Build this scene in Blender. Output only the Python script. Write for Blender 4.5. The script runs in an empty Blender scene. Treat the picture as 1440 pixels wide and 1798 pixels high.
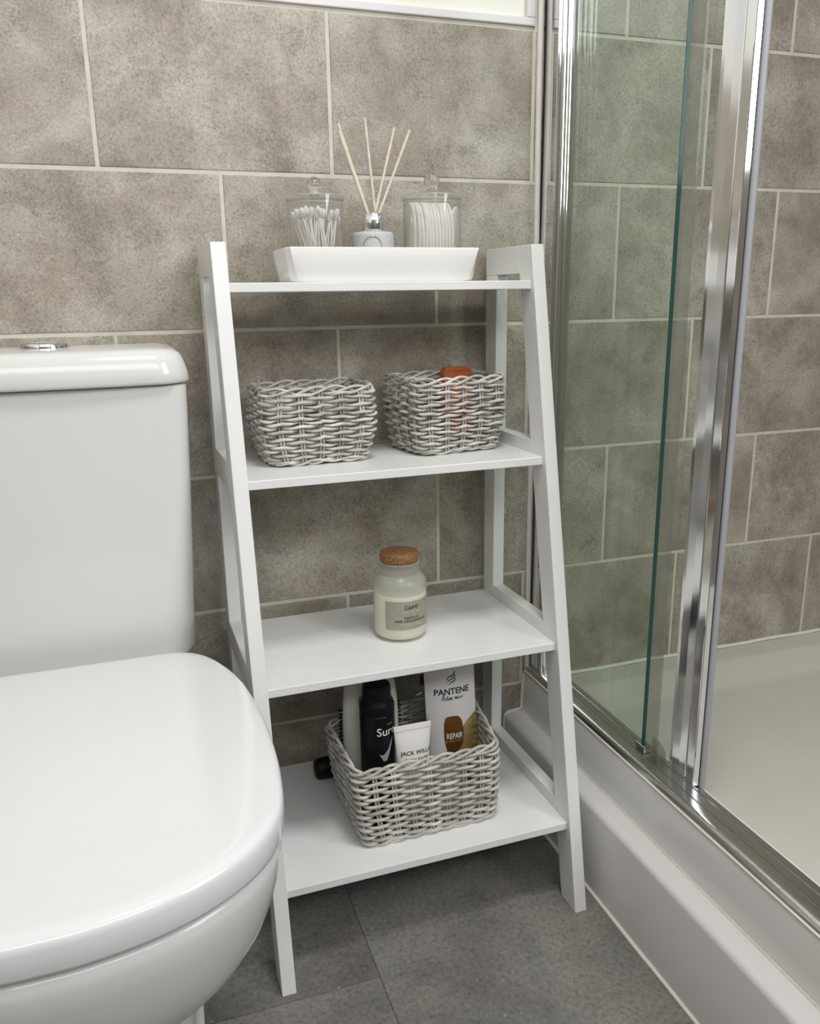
import bpy, bmesh, math, random
from mathutils import Vector, Matrix
R_ = math.radians
rnd = random.Random(7)
SC = bpy.context.scene
COL = SC.collection

# ------------------------------------------------------------------ camera
cam_d = bpy.data.cameras.new('camera')
cam_d.sensor_fit = 'VERTICAL'; cam_d.sensor_height = 36.0
cam_d.lens = 1457.25 / 1798 * 36.0
cam_d.shift_x = -1.70 / 1798; cam_d.shift_y = 18.18 / 1798
cam_d.clip_start = 0.02
cam = bpy.data.objects.new('camera', cam_d); COL.objects.link(cam)
cam.location = (-0.063455, -1.269362, 0.890029)
cam.rotation_euler = (1.3071106, 0.0150033, -0.3285546)
SC.camera = cam
SC.view_settings.view_transform = 'Standard'; SC.view_settings.look = 'None'
SC.view_settings.exposure = 0.0; SC.view_settings.gamma = 1.0
SC.view_settings.use_curve_mapping = False
SC.cycles.use_denoising = True
SC.cycles.max_bounces = 14; SC.cycles.transparent_max_bounces = 24
SC.cycles.caustics_reflective = False; SC.cycles.caustics_refractive = False

# ------------------------------------------------------------------ world and lights
wd = bpy.data.worlds.new('world'); SC.world = wd; wd.use_nodes = True
wd.node_tree.nodes['Background'].inputs[0].default_value = (0.80, 0.88, 1.0, 1)
wd.node_tree.nodes['Background'].inputs[1].default_value = 0.6

def area(name, loc, target, sx, sy, power, color):
    l = bpy.data.lights.new(name, 'AREA'); l.shape = 'RECTANGLE'; l.size = sx; l.size_y = sy
    l.energy = power; l.color = color
    o = bpy.data.objects.new(name, l); COL.objects.link(o); o.location = loc
    o.rotation_euler = (Vector(target) - Vector(loc)).to_track_quat('-Z', 'Y').to_euler()
    return o
area('window_daylight', (1.405, -1.78, 1.70), (0.0, -1.75, 1.30), 0.95, 1.0, 24.0, (0.985, 0.99, 1.0))
area('front_fill_light', (0.10, -2.405, 2.09), (0.20, 0.0, 1.0), 1.90, 0.46, 17.0, (0.99, 0.995, 1.0))  # unseen fill added behind the camera to brighten surfaces facing front
area('ceiling_lamp_light', (0.24, -0.85, 2.36), (0.24, -0.85, 0), 0.34, 0.34, 14.0, (1.0, 0.985, 0.96))

# ------------------------------------------------------------------ materials
def mat(name, color=(.8, .8, .8), rough=.5, metal=0.0, spec=.5, coat=0.0, trans=0.0, ior=1.45):
    m = bpy.data.materials.new(name); m.use_nodes = True
    b = m.node_tree.nodes['Principled BSDF']
    b.inputs['Base Color'].default_value = (*color, 1); b.inputs['Roughness'].default_value = rough
    b.inputs['Metallic'].default_value = metal; b.inputs['Specular IOR Level'].default_value = spec
    b.inputs['Coat Weight'].default_value = coat; b.inputs['Transmission Weight'].default_value = trans
    b.inputs['IOR'].default_value = ior
    return m

class N:
    def __init__(s, m): s.nt = m.node_tree; s.b = m.node_tree.nodes.get('Principled BSDF')
    def n(s, t, **k):
        x = s.nt.nodes.new(t)
        for a, v in k.items(): setattr(x, a, v)
        return x
    def l(s, a, b): s.nt.links.new(a, b)

def ramp(nd, stops):
    r = nd.n('ShaderNodeValToRGB'); e = r.color_ramp.elements
    while len(e) < len(stops): e.new(0.5)
    for i, (p, c) in enumerate(stops):
        e[i].position = p; e[i].color = (*c, 1)
    return r

def noise(nd, vec, scale, detail=4, rough=.55, dist=0.0):
    t = nd.n('ShaderNodeTexNoise'); t.inputs['Scale'].default_value = scale
    t.inputs['Detail'].default_value = detail; t.inputs['Roughness'].default_value = rough
    t.inputs['Distortion'].default_value = dist
    nd.l(vec, t.inputs['Vector']); return t

def mixc(nd, blend, fac, a, b):
    x = nd.n('ShaderNodeMix'); x.data_type = 'RGBA'; x.blend_type = blend
    for sock, v in ((x.inputs[0], fac), (x.inputs[6], a), (x.inputs[7], b)):
        if isinstance(v, (int, float)): sock.default_value = v
        elif isinstance(v, tuple): sock.default_value = (*v, 1)
        else: nd.l(v, sock)
    return x.outputs[2]

def stone(name, dark, mid, light, rough, scale, grain, bump=.05, offs=11.0, speck=.35, flecks=None):
    """mottled concrete-look tile, each tile object with its own piece of the pattern"""
    m = mat(name, mid, rough); nd = N(m)
    tc = nd.n('ShaderNodeTexCoord'); oi = nd.n('ShaderNodeObjectInfo')
    mu = nd.n('ShaderNodeMath', operation='MULTIPLY'); nd.l(oi.outputs['Random'], mu.inputs[0]); mu.inputs[1].default_value = offs
    cx = nd.n('ShaderNodeCombineXYZ')
    for i in range(3): nd.l(mu.outputs[0], cx.inputs[i])
    ad = nd.n('ShaderNodeVectorMath', operation='ADD'); nd.l(tc.outputs['Object'], ad.inputs[0]); nd.l(cx.outputs[0], ad.inputs[1])
    v = ad.outputs[0]
    a = noise(nd, v, scale, 5, .62, .4)
    r1 = ramp(nd, [(.33, dark), (.5, mid), (.67, light)]); nd.l(a.outputs['Fac'], r1.inputs[0])
    b = noise(nd, v, grain, 3, .7)
    r2 = ramp(nd, [(.30, (.55, .55, .55)), (.45, (.90, .90, .90)), (.60, (1.06, 1.06, 1.06)), (.74, (1.35, 1.35, 1.35))])
    nd.l(b.outputs['Fac'], r2.inputs[0])
    c1 = mixc(nd, 'MULTIPLY', .9, r1.outputs[0], r2.outputs[0])
    # clustered dark pitting
    g = noise(nd, v, scale * 2.2, 3, .6)
    p = noise(nd, v, grain * .8, 2, .6, 2.2)
    sm = nd.n('ShaderNodeMath', operation='MULTIPLY'); nd.l(g.outputs['Fac'], sm.inputs[0]); nd.l(p.outputs['Fac'], sm.inputs[1])
    r3 = ramp(nd, [(.29, (0, 0, 0)), (.37, (1, 1, 1))]); nd.l(sm.outputs[0], r3.inputs[0])
    sc_ = nd.n('ShaderNodeMath', operation='MULTIPLY'); nd.l(r3.outputs[0], sc_.inputs[0]); sc_.inputs[1].default_value = speck
    c2 = mixc(nd, 'MIX', sc_.outputs[0], c1, tuple(x * .5 for x in dark))
    h = noise(nd, v, scale * 1.5, 3, .5)
    r4 = ramp(nd, [(.42, (1.0, .985, .965)), (.6, (.985, 1.0, .985))]); nd.l(h.outputs['Fac'], r4.inputs[0])
    c3 = mixc(nd, 'MULTIPLY', 1.0, c2, r4.outputs[0])
    if flecks:
        vo = nd.n('ShaderNodeTexVoronoi'); vo.inputs['Scale'].default_value = 55; nd.l(v, vo.inputs['Vector'])
        r5 = ramp(nd, [(.06, (1, 1, 1)), (.12, (0, 0, 0))]); nd.l(vo.outputs['Distance'], r5.inputs[0])
        fm = nd.n('ShaderNodeMath', operation='MULTIPLY'); nd.l(r5.outputs[0], fm.inputs[0])
        r6 = ramp(nd, [(.52, (0, 0, 0)), (.62, (1, 1, 1))]); nd.l(g.outputs['Fac'], r6.inputs[0]); nd.l(r6.outputs[0], fm.inputs[1])
        c3 = mixc(nd, 'MIX', fm.outputs[0], c3, flecks)
    nd.l(c3, nd.b.inputs['Base Color'])
    bp = nd.n('ShaderNodeBump'); bp.inputs['Strength'].default_value = bump; bp.inputs['Distance'].default_value = .002
    nd.l(b.outputs['Fac'], bp.inputs['Height']); nd.l(bp.outputs[0], nd.b.inputs['Normal'])
    return m

def mottled(name, c1, c2, scale, rough, bump=0.0, detail=3, rand=0.0):
    m = mat(name, c1, rough); nd = N(m)
    tc = nd.n('ShaderNodeTexCoord'); t = noise(nd, tc.outputs['Object'], scale, detail)
    r = ramp(nd, [(.35, c1), (.65, c2)]); nd.l(t.outputs['Fac'], r.inputs[0])
    out = r.outputs[0]
    if rand:
        oi = nd.n('ShaderNodeObjectInfo')
        rr = ramp(nd, [(0, (1 - rand,) * 3), (1, (1 + rand * .3,) * 3)]); nd.l(oi.outputs['Random'], rr.inputs[0])
        out = mixc(nd, 'MULTIPLY', 1.0, out, rr.outputs[0])
    nd.l(out, nd.b.inputs['Base Color'])
    if bump:
        bp = nd.n('ShaderNodeBump'); bp.inputs['Strength'].default_value = bump; bp.inputs['Distance'].default_value = .001
        nd.l(t.outputs['Fac'], bp.inputs['Height']); nd.l(bp.outputs[0], nd.b.inputs['Normal'])
    return m

def clear(name, tint, ior=1.45, rough=0.0, haze=0.0, hazecol=(.8, .8, .8), refl=1.0):
    """thin clear sheet: tinted see-through plus mirror reflection by Fresnel, optional haze"""
    m = bpy.data.materials.new(name); m.use_nodes = True; nt = m.node_tree; nt.nodes.clear(); nd = N(m)
    out = nd.n('ShaderNodeOutputMaterial'); tr = nd.n('ShaderNodeBsdfTransparent'); tr.inputs[0].default_value = (*tint, 1)
    gl = nd.n('ShaderNodeBsdfGlossy'); gl.inputs['Roughness'].default_value = rough
    fr = nd.n('ShaderNodeFresnel'); fr.inputs[0].default_value = ior
    ge = nd.n('ShaderNodeNewGeometry')   # mirror only on the face that is entered, no inner total reflection
    fc = nd.n('ShaderNodeMath', operation='MULTIPLY_ADD'); nd.l(ge.outputs['Backfacing'], fc.inputs[0]); fc.inputs[1].default_value = -refl; fc.inputs[2].default_value = refl
    fm = nd.n('ShaderNodeMath', operation='MULTIPLY'); nd.l(fr.outputs[0], fm.inputs[0]); nd.l(fc.outputs[0], fm.inputs[1])
    mx = nd.n('ShaderNodeMixShader'); nd.l(fm.outputs[0], mx.inputs[0]); nd.l(tr.outputs[0], mx.inputs[1]); nd.l(gl.outputs[0], mx.inputs[2])
    last = mx.outputs[0]
    if haze:
        df = nd.n('ShaderNodeBsdfDiffuse'); df.inputs[0].default_value = (*hazecol, 1)
        tl = nd.n('ShaderNodeBsdfTranslucent'); tl.inputs[0].default_value = (*hazecol, 1)
        ad = nd.n('ShaderNodeMixShader'); ad.inputs[0].default_value = .5; nd.l(df.outputs[0], ad.inputs[1]); nd.l(tl.outputs[0], ad.inputs[2])
        m2 = nd.n('ShaderNodeMixShader'); m2.inputs[0].default_value = haze
        nd.l(last, m2.inputs[1]); nd.l(ad.outputs[0], m2.inputs[2]); last = m2.outputs[0]
    nd.l(last, out.inputs[0]); return m

M = {}
M['tile'] = stone('wall_tile_stone', (.285, .252, .208), (.395, .357, .304), (.520, .484, .428), .42, 9.0, 300.0, bump=.14, speck=.55)
M['floor'] = stone('floor_tile_stone', (.150, .145, .137), (.205, .198, .186), (.260, .248, .232), .5, 6.0, 150.0, bump=.05, speck=.05, flecks=(.36, .34, .31))
M['grout'] = mottled('cream_grout', (.60, .57, .49), (.68, .65, .57), 30, .85)
M['floor_joint'] = mat('dark_floor_joint', (.04, .04, .038), .8)
M['wall_paint'] = mottled('warm_white_wall_paint', (.70, .68, .63), (.74, .72, .67), 4, .7)
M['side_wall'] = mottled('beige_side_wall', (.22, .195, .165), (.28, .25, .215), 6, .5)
M['ceiling'] = mat('white_ceiling_paint', (.82, .81, .79), .8)
M['upvc'] = mat('white_plastic_frame', (.74, .72, .74), .35)
M['cream_panel'] = mottled('cream_painted_panel', (.80, .79, .73), (.84, .83, .77), 8, .5)
M['silicone'] = mottled('white_silicone', (.74, .72, .66), (.80, .78, .73), 40, .5)
M['lacquer'] = mottled('white_lacquered_wood', (.785, .795, .785), (.81, .815, .81), 14, .27, bump=.02)
M['ceramic'] = mat('white_glazed_ceramic', (.70, .705, .69), .14, coat=.0)
M['seat'] = mat('white_seat_plastic', (.735, .74, .745), .13, coat=.2)
M['dish'] = mat('white_glazed_dish', (.86, .855, .84), .12)
M['chrome'] = mat('polished_chrome', (.82, .83, .84), .06, metal=1.0)
M['chrome_brushed'] = mat('satin_chrome', (.62, .62, .61), .22, metal=1.0)
M['chrome_post'] = mat('satin_door_post', (.74, .74, .74), .13, metal=1.0)
M['gasket'] = mat('grey_door_gasket', (.36, .37, .40), .35)
M['gasket_dark'] = mat('dark_rubber', (.02, .02, .03), .5)
M['acrylic_tray'] = mat('white_acrylic', (.74, .735, .72), .18)
M['plinth'] = mat('white_plinth_board', (.74, .73, .72), .3)
M['basin'] = mottled('shower_tray_acrylic', (.56, .55, .50), (.60, .59, .54), 5, .25)
M['glass'] = clear('green_tinted_glass', (.955, .984, .958), 1.5, haze=.012, hazecol=(.55, .62, .55))
M['glass_edge'] = mat('dark_green_glass_edge', (.035, .10, .085), .1)
M['seal'] = clear('clear_plastic_seal', (.86, .87, .85), 1.45, rough=.15, haze=.22, hazecol=(.6, .6, .56))
M['acrylic'] = clear('clear_acrylic', (.975, .975, .97), 1.49, haze=.07, hazecol=(.92, .92, .90), refl=1.8)
M['rim_glint'] = clear('acrylic_rim_glint', (.93, .93, .92), 1.49, haze=.32, hazecol=(.86, .86, .84), refl=2.0)  # whitish haze puts the bright outline of the jar edges into the colour
M['acrylic_solid'] = mat('solid_clear_acrylic', (1, 1, 1), .01, trans=1.0, ior=1.47)
M['wicker'] = mottled('whitewashed_wicker', (.46, .45, .405), (.72, .705, .66), 55, .6, bump=.3, rand=.26)
M['wicker_big'] = mottled('whitewashed_wicker_large', (.44, .425, .385), (.66, .645, .60), 40, .6, bump=.3, rand=.18)
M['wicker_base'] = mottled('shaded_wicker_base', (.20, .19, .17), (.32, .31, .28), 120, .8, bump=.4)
M['cotton'] = mat('white_cotton', (.88, .87, .85), .9)
M['cotton_pad'] = mottled('cotton_pad_fibre', (.86, .85, .81), (.92, .91, .88), 60, .95, bump=.2)
M['bud_stick'] = mat('paper_stick', (.84, .83, .80), .7)
M['reed'] = mottled('pale_rattan_reed', (.66, .58, .44), (.78, .71, .57), 60, .65)
M['grey_glaze'] = mottled('grey_speckled_glass', (.47, .48, .47), (.53, .54, .53), 300, .5)
M['wax'] = mat('cream_wax', (.88, .86, .74), .6)
M['frost'] = clear('frosted_glass', (.94, .95, .925), 1.45, rough=.25, haze=.34, hazecol=(.78, .80, .75))
M['frost_body'] = clear('frosted_glass_body', (.965, .965, .95), 1.45, rough=.22, haze=.14, hazecol=(.84, .84, .78))
M['cork'] = mottled('cork', (.15, .065, .028), (.38, .20, .09), 300, .85, bump=.5, detail=3)
M['label_grey'] = mottled('grey_paper_label', (.305, .30, .232), (.335, .33, .26), 90, .7)
M['ink'] = mat('black_ink', (.012, .012, .012), .5)
M['ink_white'] = mat('white_ink', (.80, .80, .77), .5)
M['ink_cream'] = mat('pale_ink', (.62, .62, .55), .5)
M['ink_grey'] = mat('silver_grey_ink', (.30, .31, .33), .4)
M['ink_orange'] = mat('copper_ink', (.55, .22, .10), .5)
M['black_gloss'] = mat('black_gloss_can', (.005, .005, .006), .2, spec=.28)
M['black_cap'] = mat('black_matte_cap', (.004, .005, .007), .4, spec=.2)
M['black_plastic'] = mat('black_plastic', (.006, .006, .006), .4, spec=.25)
M['bottle_white'] = mat('off_white_bottle', (.60, .59, .54), .35)
M['tube_white'] = mat('white_tube_plastic', (.78, .77, .74), .35)
M['pouch_white'] = mat('white_foil_pouch', (.74, .735, .72), .32)
M['gold'] = mottled('gold_foil', (.50, .36, .10), (.68, .52, .20), 25, .28)
N(M['gold']).b.inputs['Metallic'].default_value = .55
M['bronze'] = mottled('bronze_print', (.085, .032, .007), (.19, .080, .014), 16, .3)
M['orange'] = mottled('orange_carton', (.52, .13, .035), (.60, .165, .045), 40, .55)
M['clear_bottle'] = clear('clear_bottle_plastic', (.86, .87, .86), 1.45, rough=.05, haze=.10, hazecol=(.45, .45, .43))
M['red'] = mat('dark_red_cap', (.16, .006, .015), .5)
M['lamp'] = mat('ceiling_lamp_diffuser', (.9, .9, .88), .5)
_lb = N(M['lamp']).b
_lb.inputs['Emission Color'].default_value = (1, .97, .92, 1); _lb.inputs['Emission Strength'].default_value = 3.0
M['frosted_pane'] = mat('frosted_window_pane', (.78, .80, .80), .35)
M['nozzle'] = mat('dark_wood_door', (.30, .20, .15), .5)

# ------------------------------------------------------------------ mesh helpers
KEEP = set()   # flat printed shapes keep the facing they were drawn with
def link(o, parent=None):
    COL.objects.link(o)
    if parent is not None: o.parent = parent
    return o

def obj(name, bm, m, parent=None, smooth=None, bevel=0.0, seg=2, loc=None):
    me = bpy.data.meshes.new(name)
    
    if id(bm) in KEEP: KEEP.discard(id(bm))
    else: bmesh.ops.recalc_face_normals(bm, faces=bm.faces[:])
    bm.to_mesh(me); bm.free()
    for x in (m if isinstance(m, (list, tuple)) else [m]): me.materials.append(x)
    if smooth is not None:
        me.polygons.foreach_set('use_smooth', [True] * len(me.polygons))
        me.set_sharp_from_angle(angle=R_(smooth))
    o = bpy.data.objects.new(name, me); link(o, parent)
    if loc: o.location = loc
    if bevel:
        b = o.modifiers.new('bevel', 'BEVEL'); b.width = bevel; b.segments = seg; b.limit_method = 'ANGLE'; b.angle_limit = R_(40)
        b.harden_normals = False
    return o

def tag(o, label=None, cat=None, group=None, kind=None):
    if label: o['label'] = label
    if cat: o['category'] = cat
    if group: o['group'] = group
    if kind: o['kind'] = kind
    return o

def thing(name, label, cat, loc=(0, 0, 0), rz=0.0, group=None):
    o = bpy.data.objects.new(name, None); o.empty_display_size = .05; link(o)
    o.location = loc; o.rotation_euler = (0, 0, rz)
    return tag(o, label, cat, group)

def box(bm, x0, x1, y0, y1, z0, z1):
    v = [bm.verts.new((x, y, z)) for x in (x0, x1) for y in (y0, y1) for z in (z0, z1)]
    for f in ((0, 1, 3, 2), (4, 6, 7, 5), (0, 4, 5, 1), (2, 3, 7, 6), (0, 2, 6, 4), (1, 5, 7, 3)):
        bm.faces.new([v[i] for i in f])
    return v

def B(*a):
    bm = bmesh.new(); box(bm, *a); return bm

def prism(bm, pts, axis, lo, hi):
    """pts in the plane across the axis: axis x -> (y,z), y -> (x,z), z -> (x,y)"""
    def mk(p, t):
        return {'x': (t, p[0], p[1]), 'y': (p[0], t, p[1]), 'z': (p[0], p[1], t)}[axis]
    a = [bm.verts.new(mk(p, lo)) for p in pts]; b = [bm.verts.new(mk(p, hi)) for p in pts]
    bm.faces.new(a); bm.faces.new(b[::-1])
    n = len(pts)
    for i in range(n): bm.faces.new((a[i], b[i], b[(i + 1) % n], a[(i + 1) % n]))

def P(pts, axis, lo, hi):
    bm = bmesh.new(); prism(bm, pts, axis, lo, hi); return bm

def loft(bm, rings, cap0=True, cap1=True, closed=True):
    vs = [[bm.verts.new(p) for p in r] for r in rings]; n = len(rings[0])
    for a, b in zip(vs, vs[1:]):
        for i in range(n if closed else n - 1):
            j = (i + 1) % n; bm.faces.new((a[i], a[j], b[j], b[i]))
    if cap0: bm.faces.new(vs[0][::-1])
    if cap1: bm.faces.new(vs[-1])
    return vs

def lathe(bm, prof, seg=40, c=(0, 0, 0), sx=1.0, sy=1.0, cap0=True, cap1=True):
    rings = []
    for r, z in prof:
        rings.append([(c[0] + sx * r * math.cos(2 * math.pi * i / seg), c[1] + sy * r * math.sin(2 * math.pi * i / seg), c[2] + z) for i in range(seg)])
    loft(bm, rings, cap0, cap1)

def L(prof, seg=40, **k):
    bm = bmesh.new(); lathe(bm, prof, seg, **k); return bm

def tube(bm, pts, rad, sides=6, closed=False, flat=1.0, up=(0, 0, 1)):
    pts = [Vector(p) for p in pts]; n = len(pts)
    rads = rad if isinstance(rad, (list, tuple)) else [rad] * n
    up = Vector(up); rings = []
    for i in range(n):
        a = pts[(i - 1) % n] if (closed or i > 0) else pts[i]
        b = pts[(i + 1) % n] if (closed or i < n - 1) else pts[i]
        t = (b - a).normalized()
        u = t.cross(up)
        if u.length < 1e-3: u = t.cross(Vector((0, 1, 0)))
        u.normalize(); w = u.cross(t).normalized()
        rings.append([bm.verts.new(pts[i] + rads[i] * (u * math.cos(2 * math.pi * k / sides) + w * flat * math.sin(2 * math.pi * k / sides))) for k in range(sides)])
    for i in range(n if closed else n - 1):
        a, b = rings[i], rings[(i + 1) % n]
        for k in range(sides):
            j = (k + 1) % sides; bm.faces.new((a[k], a[j], b[j], b[k]))
    if not closed:
        bm.faces.new(rings[0][::-1]); bm.faces.new(rings[-1])

def catmull(pts, per=6, closed=False):
    out = []; n = len(pts)
    for i in range(n if closed else n - 1):
        g = lambda k: Vector(pts[k % n] if closed else pts[max(0, min(n - 1, k))])
        p0, p1, p2, p3 = g(i - 1), g(i), g(i + 1), g(i + 2)
        for s in range(per):
            t = s / per
            out.append(.5 * ((2 * p1) + (p2 - p0) * t + (2 * p0 - 5 * p1 + 4 * p2 - p3) * t * t + (3 * p1 - p0 - 3 * p2 + p3) * t ** 3))
    if not closed: out.append(Vector(pts[-1]))
    return out

def rrect(w, d, r, n, cs=5):
    """rounded rectangle resampled evenly: list of (x, y, nx, ny)"""
    pts = []
    for cx, cy, a0 in ((w / 2 - r, -d / 2 + r, -90), (w / 2 - r, d / 2 - r, 0), (-w / 2 + r, d / 2 - r, 90), (-w / 2 + r, -d / 2 + r, 180)):
        for k in range(cs + 1):
            a = R_(a0 + 90 * k / cs); pts.append((cx + r * math.cos(a), cy + r * math.sin(a)))
    # start at the middle of the front side
    pts = [(0, -d / 2)] + pts
    m = len(pts); ln = [math.dist(pts[i], pts[(i + 1) % m]) for i in range(m)]; tot = sum(ln)
    out = []; i = 0; acc = 0
    for k in range(n):
        s = tot * k / n
        while acc + ln[i] < s: acc += ln[i]; i += 1
        t = (s - acc) / max(ln[i], 1e-9); a, b = pts[i], pts[(i + 1) % m]
        tx, ty = (b[0] - a[0]) / max(ln[i], 1e-9), (b[1] - a[1]) / max(ln[i], 1e-9)
        out.append((a[0] + (b[0] - a[0]) * t, a[1] + (b[1] - a[1]) * t, ty, -tx))
    return out

def text_bm(body, size, fn, sx=1.0, shear=0.0, align='CENTER', bold=0.0, spacing=1.0):
    """flat lettering mesh whose points (x, y) are carried onto a surface by fn"""
    cu = bpy.data.curves.new('lettering', 'FONT'); cu.body = body; cu.size = size; cu.align_x = align; cu.shear = shear
    cu.space_character = spacing; cu.resolution_u = 3; cu.fill_mode = 'FRONT'; cu.offset = bold
    o = bpy.data.objects.new('lettering', cu); COL.objects.link(o)
    dg = bpy.context.evaluated_depsgraph_get(); me = bpy.data.meshes.new_from_object(o.evaluated_get(dg))
    bpy.data.objects.remove(o); bpy.data.curves.remove(cu)
    bm = bmesh.new(); bm.from_mesh(me); bpy.data.meshes.remove(me)
    for v in bm.verts: v.co = Vector(fn(v.co.x * sx, v.co.y))
    KEEP.add(id(bm))
    return bm

def flat_poly(pts, fn, n=1):
    bm = bmesh.new(); f = bm.faces.new([bm.verts.new((x, y, 0)) for x, y in pts]); KEEP.add(id(bm))
    bmesh.ops.triangulate(bm, faces=[f])
    for _ in range(n): bmesh.ops.subdivide_edges(bm, edges=bm.edges[:], cuts=1, use_grid_fill=True)
    for v in bm.verts: v.co = Vector(fn(v.co.x, v.co.y))
    return bm

def stroke(bm, pts, wid, fn):
    """ribbon along 2D pts (list of (x,y) ; wid constant or list) carried onto a surface"""
    n = len(pts); L_, R2 = [], []
    for i in range(n):
        a = pts[max(0, i - 1)]; b = pts[min(n - 1, i + 1)]
        dx, dy = b[0] - a[0], b[1] - a[1]; l = math.hypot(dx, dy) or 1
        w = (wid[i] if isinstance(wid, (list, tuple)) else wid) / 2
        L_.append(bm.verts.new(fn(pts[i][0] - dy / l * w, pts[i][1] + dx / l * w)))
        R2.append(bm.verts.new(fn(pts[i][0] + dy / l * w, pts[i][1] - dx / l * w)))
    for i in range(n - 1): bm.faces.new((L_[i], R2[i], R2[i + 1], L_[i + 1]))
    KEEP.add(id(bm))

# ------------------------------------------------------------------ the room
TH, TW, TX0, TZA = .21592, .32255, -.07176, 1.06439
XL, XR, YF, ZC = -1.05, 1.42, -2.42, 2.40
WX1, WZ0, WX0, WZ1 = .5735, 1.2835, -.62, 2.02     # window opening

bm = bmesh.new()
box(bm, XL, XR, .0012, .06, -.02, WZ0)
box(bm, XL, WX0, .0012, .06, WZ0, ZC); box(bm, WX1, XR, .0012, .06, WZ0, ZC); box(bm, WX0, WX1, .0012, .06, WZ1, ZC)
wall_back = tag(obj('wall_back', bm, M['grout']), 'tiled back wall of beige stone-look tiles with cream grout', kind='structure')
tile_cache = {}
def tile_mesh(w, h):
    k = (round(w, 4), round(h, 4))
    if k not in tile_cache:
        bm = bmesh.new(); e = .0009
        rings = [[(-w/2, .004, -h/2), (w/2, .004, -h/2), (w/2, .004, h/2), (-w/2, .004, h/2)],
                 [(-w/2, e, -h/2), (w/2, e, -h/2), (w/2, e, h/2), (-w/2, e, h/2)],
                 [(-w/2+e, 0, -h/2+e), (w/2-e, 0, -h/2+e), (w/2-e, 0, h/2-e), (-w/2+e, 0, h/2-e)]]
        loft(bm, rings)
        bmesh.ops.recalc_face_normals(bm, faces=bm.faces[:])
        me = bpy.data.meshes.new('tile'); bm.to_mesh(me); bm.free(); me.materials.append(M['tile']); tile_cache[k] = me
    return tile_cache[k]
G = .0056
def put_tile(x0, x1, z0, z1):
    if x1 - x0 < .004 or z1 - z0 < .01: return
    o = bpy.data.objects.new('tile', tile_mesh(x1 - x0, z1 - z0)); link(o, wall_back)
    o.location = ((x0 + x1) / 2, 0, (z0 + z1) / 2)
    o.rotation_euler = (R_(rnd.uniform(-.05, .05)), 0, R_(rnd.uniform(-.05, .05)))
for n in range(-6, 5):
    zt = TZA - n * TH - G / 2; zb = TZA - (n + 1) * TH + G / 2
    if zt > ZC: zt = ZC - .001
    zb = max(zb, .002)
    ph = 0 if n % 2 else 1
    for j in range(-8 + ph, 11, 2):
        x0 = TX0 + j * TW / 2 + G / 2; x1 = TX0 + (j + 2) * TW / 2 - G / 2
        x0, x1 = max(x0, XL + .001), min(x1, XR - .001)
        if x1 <= x0: continue
        if zb > WZ0 - .01 and zt < WZ1 + .3 and zb < WZ1:
            if x0 < WX0 - G: put_tile(x0, min(x1, WX0 - G), zb, zt)
            if x1 > WX1 + G: put_tile(max(x0, WX1 + G * .8), x1, zb, zt)
            continue
        put_tile(x0, x1, zb, zt)

# floor: dark joint slab carrying large vinyl tiles
floor = tag(obj('floor', B(XL, .60, YF, .0, -.03, -.0012), M['floor_joint']), 'dark grey stone-look tiled floor', kind='structure')
FP, FL, FG = .61, .61, .0009
for c in range(-3, 1):
    fx0, fx1 = .184 + c * FP, .184 + (c + 1) * FP
    off = -.3735 if c % 2 else -.3735 + FL / 2
    for r in range(-4, 3):
        y0, y1 = off + r * FL, off + (r + 1) * FL
        a, b, c_, d = max(fx0 + FG / 2, XL), min(fx1 - FG / 2, .60), max(y0 + FG / 2, YF), min(y1 - FG / 2, 0)
        if b - a < .02 or d - c_ < .02: continue
        o = obj('floor_tile', B(-(b - a) / 2, (b - a) / 2, -(d - c_) / 2, (d - c_) / 2, -.0011, 0), M['floor'], floor, loc=((a + b) / 2, (c_ + d) / 2, 0))
wl = tag(obj('wall_left', B(XL - .06, XL, YF, .06, 1.2, ZC), M['wall_paint']), kind='structure')
obj('tiled_dado', B(XL - .06, XL, YF, .06, -.03, 1.2), M['side_wall'], wl)
bm = bmesh.new()   # right wall with a window opening beyond the shower
wy0, wy1, wz0, wz1 = -2.26, -1.30, 1.20, 2.20
box(bm, XR, XR + .06, wy1, .06, -.03, ZC); box(bm, XR, XR + .06, YF, wy0, -.03, ZC)
box(bm, XR, XR + .06, wy0, wy1, -.03, wz0); box(bm, XR, XR + .06, wy0, wy1, wz1, ZC)
tag(obj('wall_right', bm, M['side_wall']), kind='structure')
tag(obj('ceiling', B(XL - .06, XR + .06, YF - .06, .06, ZC, ZC + .05), M['ceiling']), kind='structure')
bm = bmesh.new()   # front wall behind the camera with a wide opening made for the added fill light
box(bm, XL, -.86, YF - .06, YF, -.03, ZC); box(bm, 1.06, XR, YF - .06, YF, -.03, ZC)
box(bm, -.86, 1.06, YF - .06, YF, -.03, 1.84); box(bm, -.86, 1.06, YF - .06, YF, 2.33, ZC)
tag(obj('wall_front', bm, M['side_wall']), kind='structure')
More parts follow.
